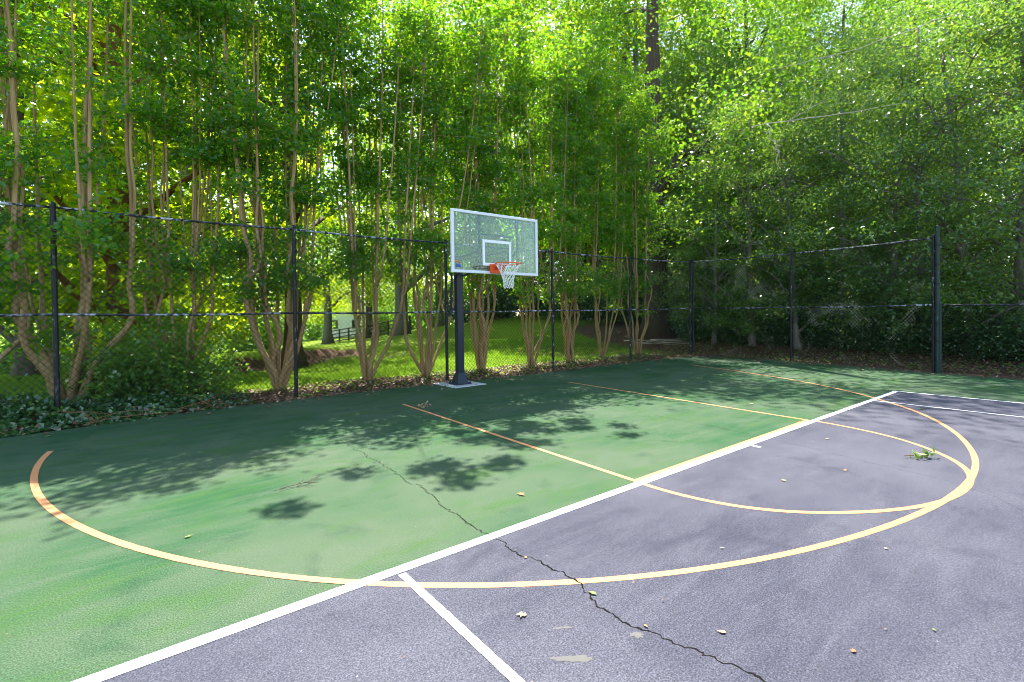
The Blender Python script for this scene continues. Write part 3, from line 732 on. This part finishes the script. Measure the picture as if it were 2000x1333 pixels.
def plant(kind, px, depth, sc, label, name='tree', rz=None, group=None, szc=1.0, xy=None):
    x, y = at(px, depth) if xy is None else xy
    if kind not in used: o = PRO[kind]; used[kind] = 1
    else: o = copy_tree(PRO[kind])
    o.name = name; o.location = (x, y, float(ground_h(x, y))); o.scale = (sc, sc, sc*szc)
    o.rotation_euler = (0, 0, RNG.random()*6.28 if rz is None else rz); tag(o, label, 'tree', group)
    return o
MAPLES = 'bright green maples behind the left half of the fence'
plant('mapleA', -150, 11.5, .85, 'bright maple mostly beyond the left edge of the view', 'maple_tree', group=MAPLES)
plant('mapleA', 50, 13.0, .95, 'bright yellow green maple behind the leftmost tall fence post', 'maple_tree', group=MAPLES)
plant('mapleB', 238, 13.2, .95, 'big maple with a thick reddish vine covered trunk behind the left fence', 'maple_tree', group=MAPLES)
plant('mapleA', 385, 17.5, 1.0, 'sunlit maple behind the leafy myrtle on the left, its foliage reaching low', 'maple_tree', group=MAPLES)
plant('brightA', 640, 33, .95, 'slim lawn tree with a straight dark trunk standing before the far rail fence', 'maple_tree', group='lawn trees beyond the fence')
plant('oakB', 782, 31, 1.0, 'tall lawn tree with a pale grey trunk seen just left of the hoop', 'lawn_tree', group='lawn trees beyond the fence')
plant('oakA', 575, 15.5, .82, 'spreading dark limbed tree with a black trunk right behind the stoutest myrtle', 'lawn_tree', group='lawn trees beyond the fence')
DEEP = 'trees deep in the leafy backdrop'
deep = [('brightA', 300, 38), ('brightA', 470, 42), ('oakA', 720, 44), ('brightA', 860, 42), ('oakB', 960, 42), ('brightA', 1060, 38), ('oakA', 1140, 40), ('brightA', 1215, 42),
        ('oakB', 160, 40), ('brightA', 20, 36), ('oakB', -120, 32), ('oakA', 400, 44), ('brightA', 560, 48), ('oakA', 1000, 52), ('brightA', 700, 60), ('oakB', 240, 44), ('brightA', 820, 62), ('oakB', 1110, 58), ('brightA', 1290, 46), ('oakB', 1350, 50), ('brightA', 90, 60), ('oakA', 1180, 60), ('brightA', 940, 70), ('brightA', 985, 37), ('brightA', 1120, 36), ('brightA', 1215, 35), ('oakA', 620, 75), ('brightA', 380, 72)]
for kd, px, d in deep:
    plant(kd, px, d, .95+.25*RNG.random()+(.25 if px in (985, 1120, 1215, 1060) else 0), 'tall leafy tree of the deep backdrop beyond the lawn', 'backdrop_tree', group=DEEP)
plant('oakC', 1284, 22.5, 1.08, 'massive oak with a flared grey trunk beyond the fence corner', 'oak_tree')
WOOD = 'woodland trees beyond the side fence'
wood = [('woodA', 1380, 32), ('woodA', 1480, 28), ('woodA', 1655, 25), ('oakA', 1560, 36), ('woodA', 1770, 29), ('oakB', 1880, 31), ('woodA', 1990, 23), ('oakA', 2150, 25), ('brightA', 1420, 42), ('brightA', 1700, 40), ('oakB', 1500, 50), ('brightA', 1820, 44), ('oakB', 1620, 55), ('brightA', 1950, 40), ('oakA', 1330, 38), ('woodA', 1440, 34), ('oakB', 1250, 34), ('woodA', 1590, 30), ('oakA', 1750, 36), ('woodA', 1850, 26)]
for k, (kd, px, d) in enumerate(wood):
    lb = 'dark straight trunked tree standing high in the woodland on the right' if px == 1655 else 'tall woodland tree rising behind the hedge of small trees past the side fence'
    plant(kd, px, d, .9+.2*RNG.random(), lb, 'woodland_tree', group=WOOD)
PRV = 'small pale leaved trees crowding the side fence'
prv = [('privetA', 1395, 19.5, .8), ('privetB', 1470, 18.5, .8), ('privetA', 1560, 17.0, .85), ('privetB', 1640, 17.2, .85), ('privetA', 1730, 15.6, 1.0), ('privetB', 1800, 15.6, .95), ('privetA', 1900, 14.0, 1.05), ('privetB', 1990, 14.0, .95), ('privetA', 2080, 12.6, 1.05), ('privetB', 2190, 12.4, 1.0), ('privetB', 1380, 25.5, 1.25), ('privetB', 1455, 26, 1.2), ('privetB', 1600, 25, 1.25), ('privetA', 1340, 28, 1.5), ('privetB', 1520, 21.5, 1.05), ('privetB', 1730, 20.5, .9), ('privetB', 1860, 18.5, 1.1)]
ORD = ['first', 'second', 'third', 'fourth', 'fifth', 'sixth', 'seventh', 'eighth', 'ninth', 'tenth', 'eleventh']
for i, (kd, px, d, s) in enumerate(prv):
    lb = 'small pale leaved tree, %s along the side fence counting from the oak' % ORD[i] if i < 10 else 'taller pale leaved tree in the rows behind the side fence trees'
    plant(kd, px, d, s, lb, 'understory_tree', group=PRV)

# ------------------------------------------------------------------ shrubs
def make_shrub(seed, R, H, n, L, W, mat):
    rng = np.random.default_rng(seed); o = empty('shrub'); mb = MB(); pts = []
    for k in range(16):
        a = rng.random()*6.28; l = R*rng.uniform(.3, 1); e = np.array([math.cos(a)*l, math.sin(a)*l, H*rng.uniform(.35, 1)])
        Q = wander((0, 0, -.05), e, 8, .03, rng); mb.tube(Q, np.linspace(.014, .004, 8), 4, cap=False)
        m_ = n//16; t = .25+.75*rng.random(m_)
        pts.append(np.stack([np.interp(t, np.linspace(0, 1, 8), Q[:, j]) for j in range(3)], 1)+rng.normal(size=(m_, 3))*np.array([R*.2, R*.2, H*.12]))
    P = np.concatenate(pts); P[:, 2] = np.abs(P[:, 2])+.02
    mb.build('stem', M['myrtle_bark'], o, smooth=True); leaf_obj('foliage', P, L, W, M[mat], o, rng=rng, up=.9)
    return o
SH = {'a': make_shrub(21, .8, 1.25, 2300, .095, .06, 'shrub_leaf'), 'b': make_shrub(22, 1.5, 1.6, 6500, .085, .05, 'ivy_leaf')}
def shrub(k, x, y, s, label, group):
    key = 'sh'+k
    o = SH[k] if key not in used else copy_tree(SH[k]); used[key] = 1
    o.location = (x, y, float(ground_h(x, y))); o.scale = (s, s, s*RNG.uniform(.85, 1.15)); o.rotation_euler = (0, 0, RNG.random()*6.28)
    tag(o, label, 'shrub', group); return o
G1 = 'bright shrubs under the left myrtles'
for i, (px, yy, s) in enumerate([(185, 8.8, .75), (255, 8.4, 1.0), (330, 8.3, 1.05), (395, 8.7, .95), (290, 9.8, 1.2), (90, 9.5, 1.0), (20, 9.2, .8), (420, 9.2, .8)]):
    shrub('a', onY(px, yy), yy, s, ['bright low shrub between the leftmost tall post and the leafy myrtle', 'bright shrub in the middle of the thicket under the left myrtles', 'fullest bright shrub at the foot of the leafy left myrtle', 'bright shrub at the edge of the lawn view', 'taller bright shrub in the back of the left thicket', 'bright shrub right behind the leftmost tall fence post', 'small bright shrub near the left edge of the view', 'small bright shrub ending the thicket beside the lawn'][i], G1) if i in (0, 1, 2, 3, 4) else None
nsh = -1
G2 = 'dark undergrowth shrubs beyond the side fence'
for px, d, s in [(1370, 21, 1), (1430, 19.5, 1), (1500, 18.6, 1), (1570, 17.6, .95), (1640, 16.8, 1), (1705, 15.9, .9), (1775, 15.3, .95), (1850, 14.6, .9), (1925, 13.7, .95), (2010, 13.0, .9), (2100, 12.3, .9), (1460, 22, 1.2), (1600, 20, 1.3), (1740, 18.5, 1.3), (1890, 17, 1.3), (2030, 15.6, 1.3), (1340, 24, 1.1)]:
    x, y = at(px, d); nsh = nsh+1; shrub('b', x, y, s, 'dark undergrowth shrub, %s along the side fence counting from the corner' % ORD[nsh] if nsh < 11 else 'larger dark shrub filling the shade behind the side fence shrubs', G2)
G3 = 'shrubs at the far edge of the lawn'
for px, d, s in [(905, 40, 2.4), (800, 52, 3.2), (1330, 33, 2.8), (1385, 31, 2.6), (1440, 32, 3.0), (1500, 31, 2.8), (1570, 30, 2.8), (1640, 29, 2.8), (1720, 27, 2.6), (1800, 25, 2.4), (1900, 23, 2.4), (2000, 21, 2.2), (850, 47, 3.0), (825, 62, 4.5), (760, 60, 4.0), (610, 66, 3.6), (550, 60, 4), (975, 36, 2.2), (1040, 34, 2.2), (1100, 31, 2.0), (1160, 29, 1.9), (1220, 27, 1.8), (745, 46, 2.2), (470, 40, 2.6), (520, 44, 2.6), (395, 36, 2.6), (300, 34, 2.6), (200, 30, 2.4), (80, 28, 2.4), (-30, 26, 2.4)]:
    x, y = at(px, d); shrub('b' if px > 850 else 'a', x, y, s, 'rounded shrub where the lawn meets the trees' if px < 1300 else 'big shaded shrub closing the gaps deep in the side woodland', G3 if px < 1300 else 'shrubs deep in the side woodland')

# ------------------------------------------------------------------ ground cover (stuff)
def scatter(n, fx, fy, cond=None):
    x = RNG.uniform(*fx, n); y = RNG.uniform(*fy, n)
    if cond is not None: k = cond(x, y); x, y = x[k], y[k]
    return x, y
# ivy along the left foot of the fence
x, y = scatter(19000, (-13, -2.6), (6.45, 8.6), lambda x, y: (y > 6.75-.12*np.clip(-x-4, 0, 9)+.1*np.sin(x*5)) & (RNG.random(len(x)) < np.clip((-x-3.4)/1.8, 0, 1)))
mound = np.clip((-x-3.0)/3, 0, 1)*.30*np.exp(-((y-7.35)/.55)**2)*(1+.5*np.sin(x*3.1)*np.sin(y*4+x))
z = ground_h(x, y)+.02+mound*RNG.random(len(x))**.5
k = (RNG.random(len(x)) < .03) & (x < -5.3); z[k] += RNG.random(k.sum())*.6
iv = leaf_obj('ivy', np.stack([x, y, z], 1), .075, .07, M['ivy_leaf'], up=1.2, lobed=False); tag(iv, 'dark ivy heaped along the left foot of the back fence', 'ivy', kind='stuff')
mb = MB(); rg = np.random.default_rng(9)
for k in range(34):
    x0 = rg.uniform(-11, -3.2); y0 = 6.55-.12*max(0, -x0-4)+rg.uniform(.0, .7); a = rg.normal()*.6+(0 if rg.random() < .5 else math.pi); l = rg.uniform(.3, 1.1)
    e = (x0+math.cos(a)*l, y0+math.sin(a)*l*.6, .04+rg.random()*.22); mb.tube(wander((x0, y0, .03), e, 8, .02, rg)+np.array([0, 0, .06])*np.sin(np.linspace(0, 3.1, 8))[:, None], np.linspace(.005, .002, 8), 4, cap=False)
vt = mb.build('fallen_vine_stems', M['vine_bark']); tag(vt, 'tangle of dry vine stems and twigs at the court edge by the ivy', 'twigs', kind='stuff')
# leaf litter
L1 = scatter(9000, (-7, 10), (6.75, 8.6)); L2 = scatter(15000, (9.2, 14.5), (-8, 10), lambda x, y: x > 9.75+.35*np.sin(y)*0)
L3 = scatter(3500, (6, 14), (8, 13)); L4 = scatter(3500, (-4.8, 3.2), (13.9, 16.2), lambda x, y: RNG.random(len(x)) < .7)
L5 = scatter(420, (-7, 9.5), (6.0, 6.95), lambda x, y: RNG.random(len(x)) < (y-5.9)); L6 = scatter(300, (8.7, 9.7), (-6, 6.5))
x = np.concatenate([a[0] for a in (L1, L2, L3, L4, L5, L6)]); y = np.concatenate([a[1] for a in (L1, L2, L3, L4, L5, L6)])
z = np.maximum(ground_h(x, y), np.where((y < 6.85) & (x < 9.6), .002, -1))+.008+RNG.random(len(x))*.025
lt = leaf_obj('leaf_litter', np.stack([x, y, z], 1), .075, .05, M['litter'], up=3.0); tag(lt, 'brown fallen leaves carpeting the strip round the court', 'leaf litter', kind='stuff')
x, y = scatter(3500, (9.6, 15), (-8, 9)); z = ground_h(x, y)+.02+RNG.random(len(x))*.06
x2, y2 = scatter(1600, (-3, 9.5), (7.0, 8.6)); x = np.r_[x, x2]; y = np.r_[y, y2]; z = np.r_[z, ground_h(x2, y2)+.02+RNG.random(len(x2))*.05]
wd = leaf_obj('weeds', np.stack([x, y, z], 1), .07, .045, M['shrub_leaf'], up=2.0); tag(wd, 'scattered green weeds sprouting through the leaf litter', 'weeds', kind='stuff')
# grass
x, y = scatter(120000, (-9, 14), (7.9, 17), lambda x, y: (soil_zone(x, y)+RNG.normal(size=len(x))*.18 < .5))
n = len(x); z = ground_h(x, y); a = RNG.random(n)*6.28; hgt = .05+.05*RNG.random(n); wv = .006
P0 = np.stack([x-np.cos(a)*wv, y-np.sin(a)*wv, z-.01], 1); P1 = np.stack([x+np.cos(a)*wv, y+np.sin(a)*wv, z-.01], 1)
P2 = np.stack([x+RNG.normal(size=n)*.025, y+RNG.normal(size=n)*.025, z+hgt], 1)
gr = mobj('grass', np.stack([P0, P1, P2], 1).reshape(-1, 3), np.arange(3*n).reshape(n, 3), M['grass_blade']); tag(gr, 'short lawn grass behind the back fence', 'grass', kind='stuff')

# ------------------------------------------------------------------ fallen leaves and sprigs on the court
def fallen(x, y, s, mat, label, seed, curl=.16, lobed=True, z=.006):
    rg = np.random.default_rng(seed)
    t = np.array([[0, 0], [.18, .30], [.34, .16], [.55, .48], [.66, .18], [1.0, .05], [.68, -.16], [.6, -.42], [.36, -.14], [.16, -.28]]) if lobed else np.array([[0, 0], [.25, .22], [.6, .24], [1, 0], [.6, -.2], [.25, -.2]])
    t = t*s*(1+.12*rg.normal(size=t.shape)); a = rg.random()*6.28; c, s_ = math.cos(a), math.sin(a)
    cc = t.mean(0); V = [(0, 0, .004)]+[(*(p-cc), curl*abs(p[1]-cc[1])+curl*.5*max(0, p[0]-cc[0])*rg.random()+.002) for p in t]
    n = len(t); T = [(0, i+1, (i+1) % n+1) for i in range(n)]; V = np.array(V); xy = V[:, :2]@np.array([[c, s_], [-s_, c]]); V[:, :2] = xy
    o = mobj('fallen_leaf', V, np.array(T), mat); o.location = (x, y, z); tag(o, label, 'fallen leaf', 'fallen leaves on the court')
    return o
M['dry_leaf'] = leaf_mat('dry_leaf', [(.26, .18, .10), (.32, .23, .13), (.36, .27, .17)], [(.5, .35, .15), (.5, .35, .15), (.5, .35, .15)], .2, .3, .6)
M['brown_leaf'] = leaf_mat('brown_leaf', [(.22, .10, .04), (.3, .14, .05), (.36, .2, .08)], [(.3, .12, .03), (.3, .12, .03), (.3, .12, .03)], .2, .3, .6)
M['green_leaf'] = leaf_mat('green_leaf', [(.10, .18, .04), (.15, .22, .05), (.2, .28, .06)], [(.2, .3, .05), (.2, .3, .05), (.2, .3, .05)], .3, .4, .5)
FL = [(-3.81, -.82, .055, 'dry_leaf', 'large pale dry leaf between the thick crack and the near white line'),
 (-3.19, -1.53, .045, 'dry_leaf', 'curled pale leaf to the right of the thick crack on grey court'),
 (-2.82, .47, .075, 'brown_leaf', 'curled brown leaf on the green court near the baseline'),
 (-3.41, -.92, .05, 'green_leaf', 'small green leaf caught at the bend of the thick crack'),
 (-3.44, -.38, .028, 'brown_leaf', 'tiny orange leaf standing in the crack just below the baseline'),
 (-3.42, -1.27, .028, 'brown_leaf', 'tiny orange leaf stuck in the near part of the thick crack'),
 (2.37, 1.15, .09, 'dry_leaf', 'small tan leaf cluster on green court inside the far lane line'),
 (1.61, .10, .07, 'brown_leaf', 'brown leaf lying on the free throw line near the far lane corner'),
 (-4.98, 1.35, .045, 'green_leaf', 'dark green scrap of leaf alone on the left green court'),
 (-2.44, -1.1, .035, 'dry_leaf', 'narrow pale leaf on grey court above the big orange arc'),
 (-1.69, -1.77, .03, 'dry_leaf', 'small white leaf on grey court below the right end of the orange arc'),
 (-6.06, 6.05, .09, 'green_leaf', 'green leaf on the shaded court edge near the ivy'),
 (-2.88, -1.97, .03, 'brown_leaf', 'curled red brown leaf near the bottom right of the grey court'),
 (-2.44, -2.16, .022, 'green_leaf', 'tiny yellow green leaf at the right foot of the picture'),
 (-.9, .2-1.0, .05, 'dry_leaf', 'pale leaf inside the free throw circle nearer the baseline'),
 (-.2, -1.05, .05, 'brown_leaf', 'brown leaf inside the free throw circle nearer its outer arc'),
 (3.75, -.75, .07, 'green_leaf', 'small green leaf lying on the far inner sideline'),
 (.9, -.5, .06, 'dry_leaf', 'tan leaf inside the free throw circle close to the fallen sprig')]
for i, (x, y, s, mt, lb) in enumerate(FL): fallen(x, y, s, M[mt], lb, 40+i, lobed=(i % 2 == 0))
# sprig
def sprig(x, y, z, seed, n, Ls, mat, label, rz, length):
    rg = np.random.default_rng(seed); o = empty('fallen_sprig', (x, y, z), rz); tag(o, label, 'sprig')
    mb = MB(); Q = wander((-length/2, 0, .012), (length/2, 0, .02), 8, .006, rg); mb.tube(Q, np.linspace(.004, .002, 8), 5); mb.build('stem', M['vine_bark'], o)
    t = .2+.8*rg.random(n); P = np.stack([np.interp(t, np.linspace(0, 1, 8), Q[:, j]) for j in range(3)], 1)+rg.normal(size=(n, 3))*np.array([.01, .02, .012]); P[:, 2] = np.abs(P[:, 2])+.01
    leaf_obj('foliage', P, Ls, Ls*.5, mat, o, rng=rg, up=.6); return o
sprig(.78, -1.39, .012, 1, 26, .075, M['green_leaf'], 'fallen leafy green sprig lying inside the free throw circle at the right', RAD(-40), .30)
sprig(-1.66, 4.52, .012, 2, 22, .06, M['dry_leaf'], 'dry tan leaf cluster lying at the start of the near lane line', RAD(10), .2)
mb = MB(); rg = np.random.default_rng(12)
for (a, b) in [((0, 0), (.32, .05)), ((.14, .02), (.22, .12)), ((.2, .03), (.3, -.06)), ((.24, .04), (.36, .12))]:
    mb.tube(wander((*a, .01), (*b, .015), 6, .006, rg), np.linspace(.004, .002, 6), 4)
tw = mb.build('fallen_twig', M['dark_bark']); tw.location = (-4.3, 1.9, .012); tag(tw, 'thin dark forked twig lying on the left green court', 'twig')
# small debris specks
x = np.concatenate([RNG.uniform(-6, 6, 110), RNG.uniform(-6, 8, 110)]); y = np.concatenate([RNG.uniform(-2.4, 2, 110), RNG.uniform(2, 6.5, 110)])
db = leaf_obj('leaf_debris', np.stack([x, y, np.full(len(x), .010)], 1), .014, .009, M['litter'], up=4); tag(db, 'tiny scattered bits of dry leaf all over the court', 'debris', kind='stuff')

# ------------------------------------------------------------------ fallen branches by the oak, dead limbs
bx, by = at(1290, 20.2)
fb = empty('fallen_branches', (bx, by, float(ground_h(bx, by)))); tag(fb, 'pile of bare fallen branches on the ground before the big oak', 'branches')
rg = np.random.default_rng(31)
for k in range(9):
    a = rg.normal()*.7-.7; l = rg.uniform(.5, 1.1); c = rg.normal(size=2)*np.array([.7, .5]); mb = MB()
    d = np.array([math.cos(a), math.sin(a)]); mb.tube(wander((*(c-d*l), .03+.03*k), (*(c+d*l), .1+.02*k), 9, .05, rg), np.linspace(.026, .006, 9), 6)
    mb.build('branch', M['bleached_twig'], fb, smooth=True)
def dead_branch(p0, p1, r, seed, label, nsub=6, sub=.6):
    rg = np.random.default_rng(seed); o = empty('dead_branch', p0); tag(o, label, 'branch', 'bare limbs showing in the foliage')
    p1 = np.array(p1)-np.array(p0); mb = MB(); Q = wander((0, 0, 0), p1, 14, .06, rg); mb.tube(Q, np.linspace(r, .006, 14), 6)
    for k in range(nsub):
        q = Q[rg.integers(3, 12)]; e = q+nrm(p1)*sub*.6+rg.normal(size=3)*sub*.45; mb.tube(wander(q, e, 6, .03, rg), np.linspace(r*.4, .004, 6), 4)
    mb.build('limb', M['bleached_twig'], o, smooth=True)
def up3(px, py, depth):
    x, y = at(px, depth); return (x, y, CAM[2]+(613.5-py-.0107*(px-1000)*1.0)/FPX*depth)
dead_branch(up3(372, 345, 9.6), up3(452, 228, 9.3), .032, 1, 'pale broken bare limb showing among the left maple leaves', 7, .4)
dead_branch(up3(1470, 250, 14.5), up3(1880, 190, 13.5), .015, 2, 'long bare limb arching level across the upper right foliage', 8, .9)
dead_branch(up3(1880, 30, 13.5), up3(1500, 140, 14.5), .014, 3, 'bare limb slanting down to the left near the top right', 8, .9)
dead_branch(up3(1500, 245, 14.2), up3(1520, 335, 14.0), .018, 4, 'short twisted bare twig hanging below the long level limb', 6, .3)

# ------------------------------------------------------------------ far fence and houses
A = at(645, 46); B = at(800, 41)
rf = empty('rail_fence', (A[0], A[1], 0)); tag(rf, 'dark wooden four rail paddock fence at the far side of the lawn', 'rail fence')
npst = 8
for k in range(npst+1):
    t = k/npst; x, y = A[0]+(B[0]-A[0])*t, A[1]+(B[1]-A[1])*t; z = float(ground_h(x, y)); mb = MB(); mb.box((x-A[0], y-A[1], z+.6), (.12, .12, 1.4)); fix_normals(mb.build('post', M['wood_dark'], rf))
for r in range(4):
    mb = MB(); za = float(ground_h(*A))+.22+.32*r; zb = float(ground_h(*B))+.22+.32*r
    mb.tube([(0, 0, za), (B[0]-A[0], B[1]-A[1], zb)], .05, 4); mb.build('rail', M['wood_dark'], rf)
def house(px, d, wv, dp, h, wall, label, zoff=0.0, rz=None):
    x, y = at(px, d); o = empty('house', (x, y, float(ground_h(x, y))+zoff), -YAW if rz is None else rz); tag(o, label, 'house', 'houses beyond the lawn')
    mb = MB(); mb.box((0, 0, h/2-.5), (wv, dp, h+1)); fix_normals(mb.build('wall', M[wall], o))
    mb = MB(); e = .5; hr = wv*.0+dp*.38
    V = [(-wv/2-e, -dp/2-e, h), (wv/2+e, -dp/2-e, h), (wv/2+e, dp/2+e, h), (-wv/2-e, dp/2+e, h), (-wv/2-e, 0, h+hr), (wv/2+e, 0, h+hr)]
    mb.add(V, [(0, 1, 5, 4), (2, 3, 4, 5), (0, 3, 2, 1)], [(0, 4, 3), (1, 2, 5)]); fix_normals(mb.build('roof', M['roofing'], o))
    for k in range(3):
        for zf in ((.25, .7) if h > 5 else (.5,)):
            mb = MB(); cx = -wv*.3+wv*.3*k; mb.box((cx, -dp/2-.03, h*zf+.4), (1.1, .1, 1.5)); fr_ = fix_normals(mb.build('window', M['siding'], o))
            mb = MB(); mb.box((cx, -dp/2-.085, h*zf+.4), (.9, .02, 1.3)); fix_normals(mb.build('pane', M['window_dark'], fr_))
house(712, 78, 10, 8, 6.0, 'siding', 'white sided house with mauve roof glimpsed left of the hoop')
house(575, 84, 3.5, 3, 1.8, 'siding', 'small white outbuilding low beyond the far lawn trees')
house(1205, 40, 5, 5, 5.6, 'brick', 'orange brick house glimpsed through leaves right of the hoop')
print('faces', sum(len(o.data.polygons) for o in bpy.data.objects if o.type == 'MESH'))
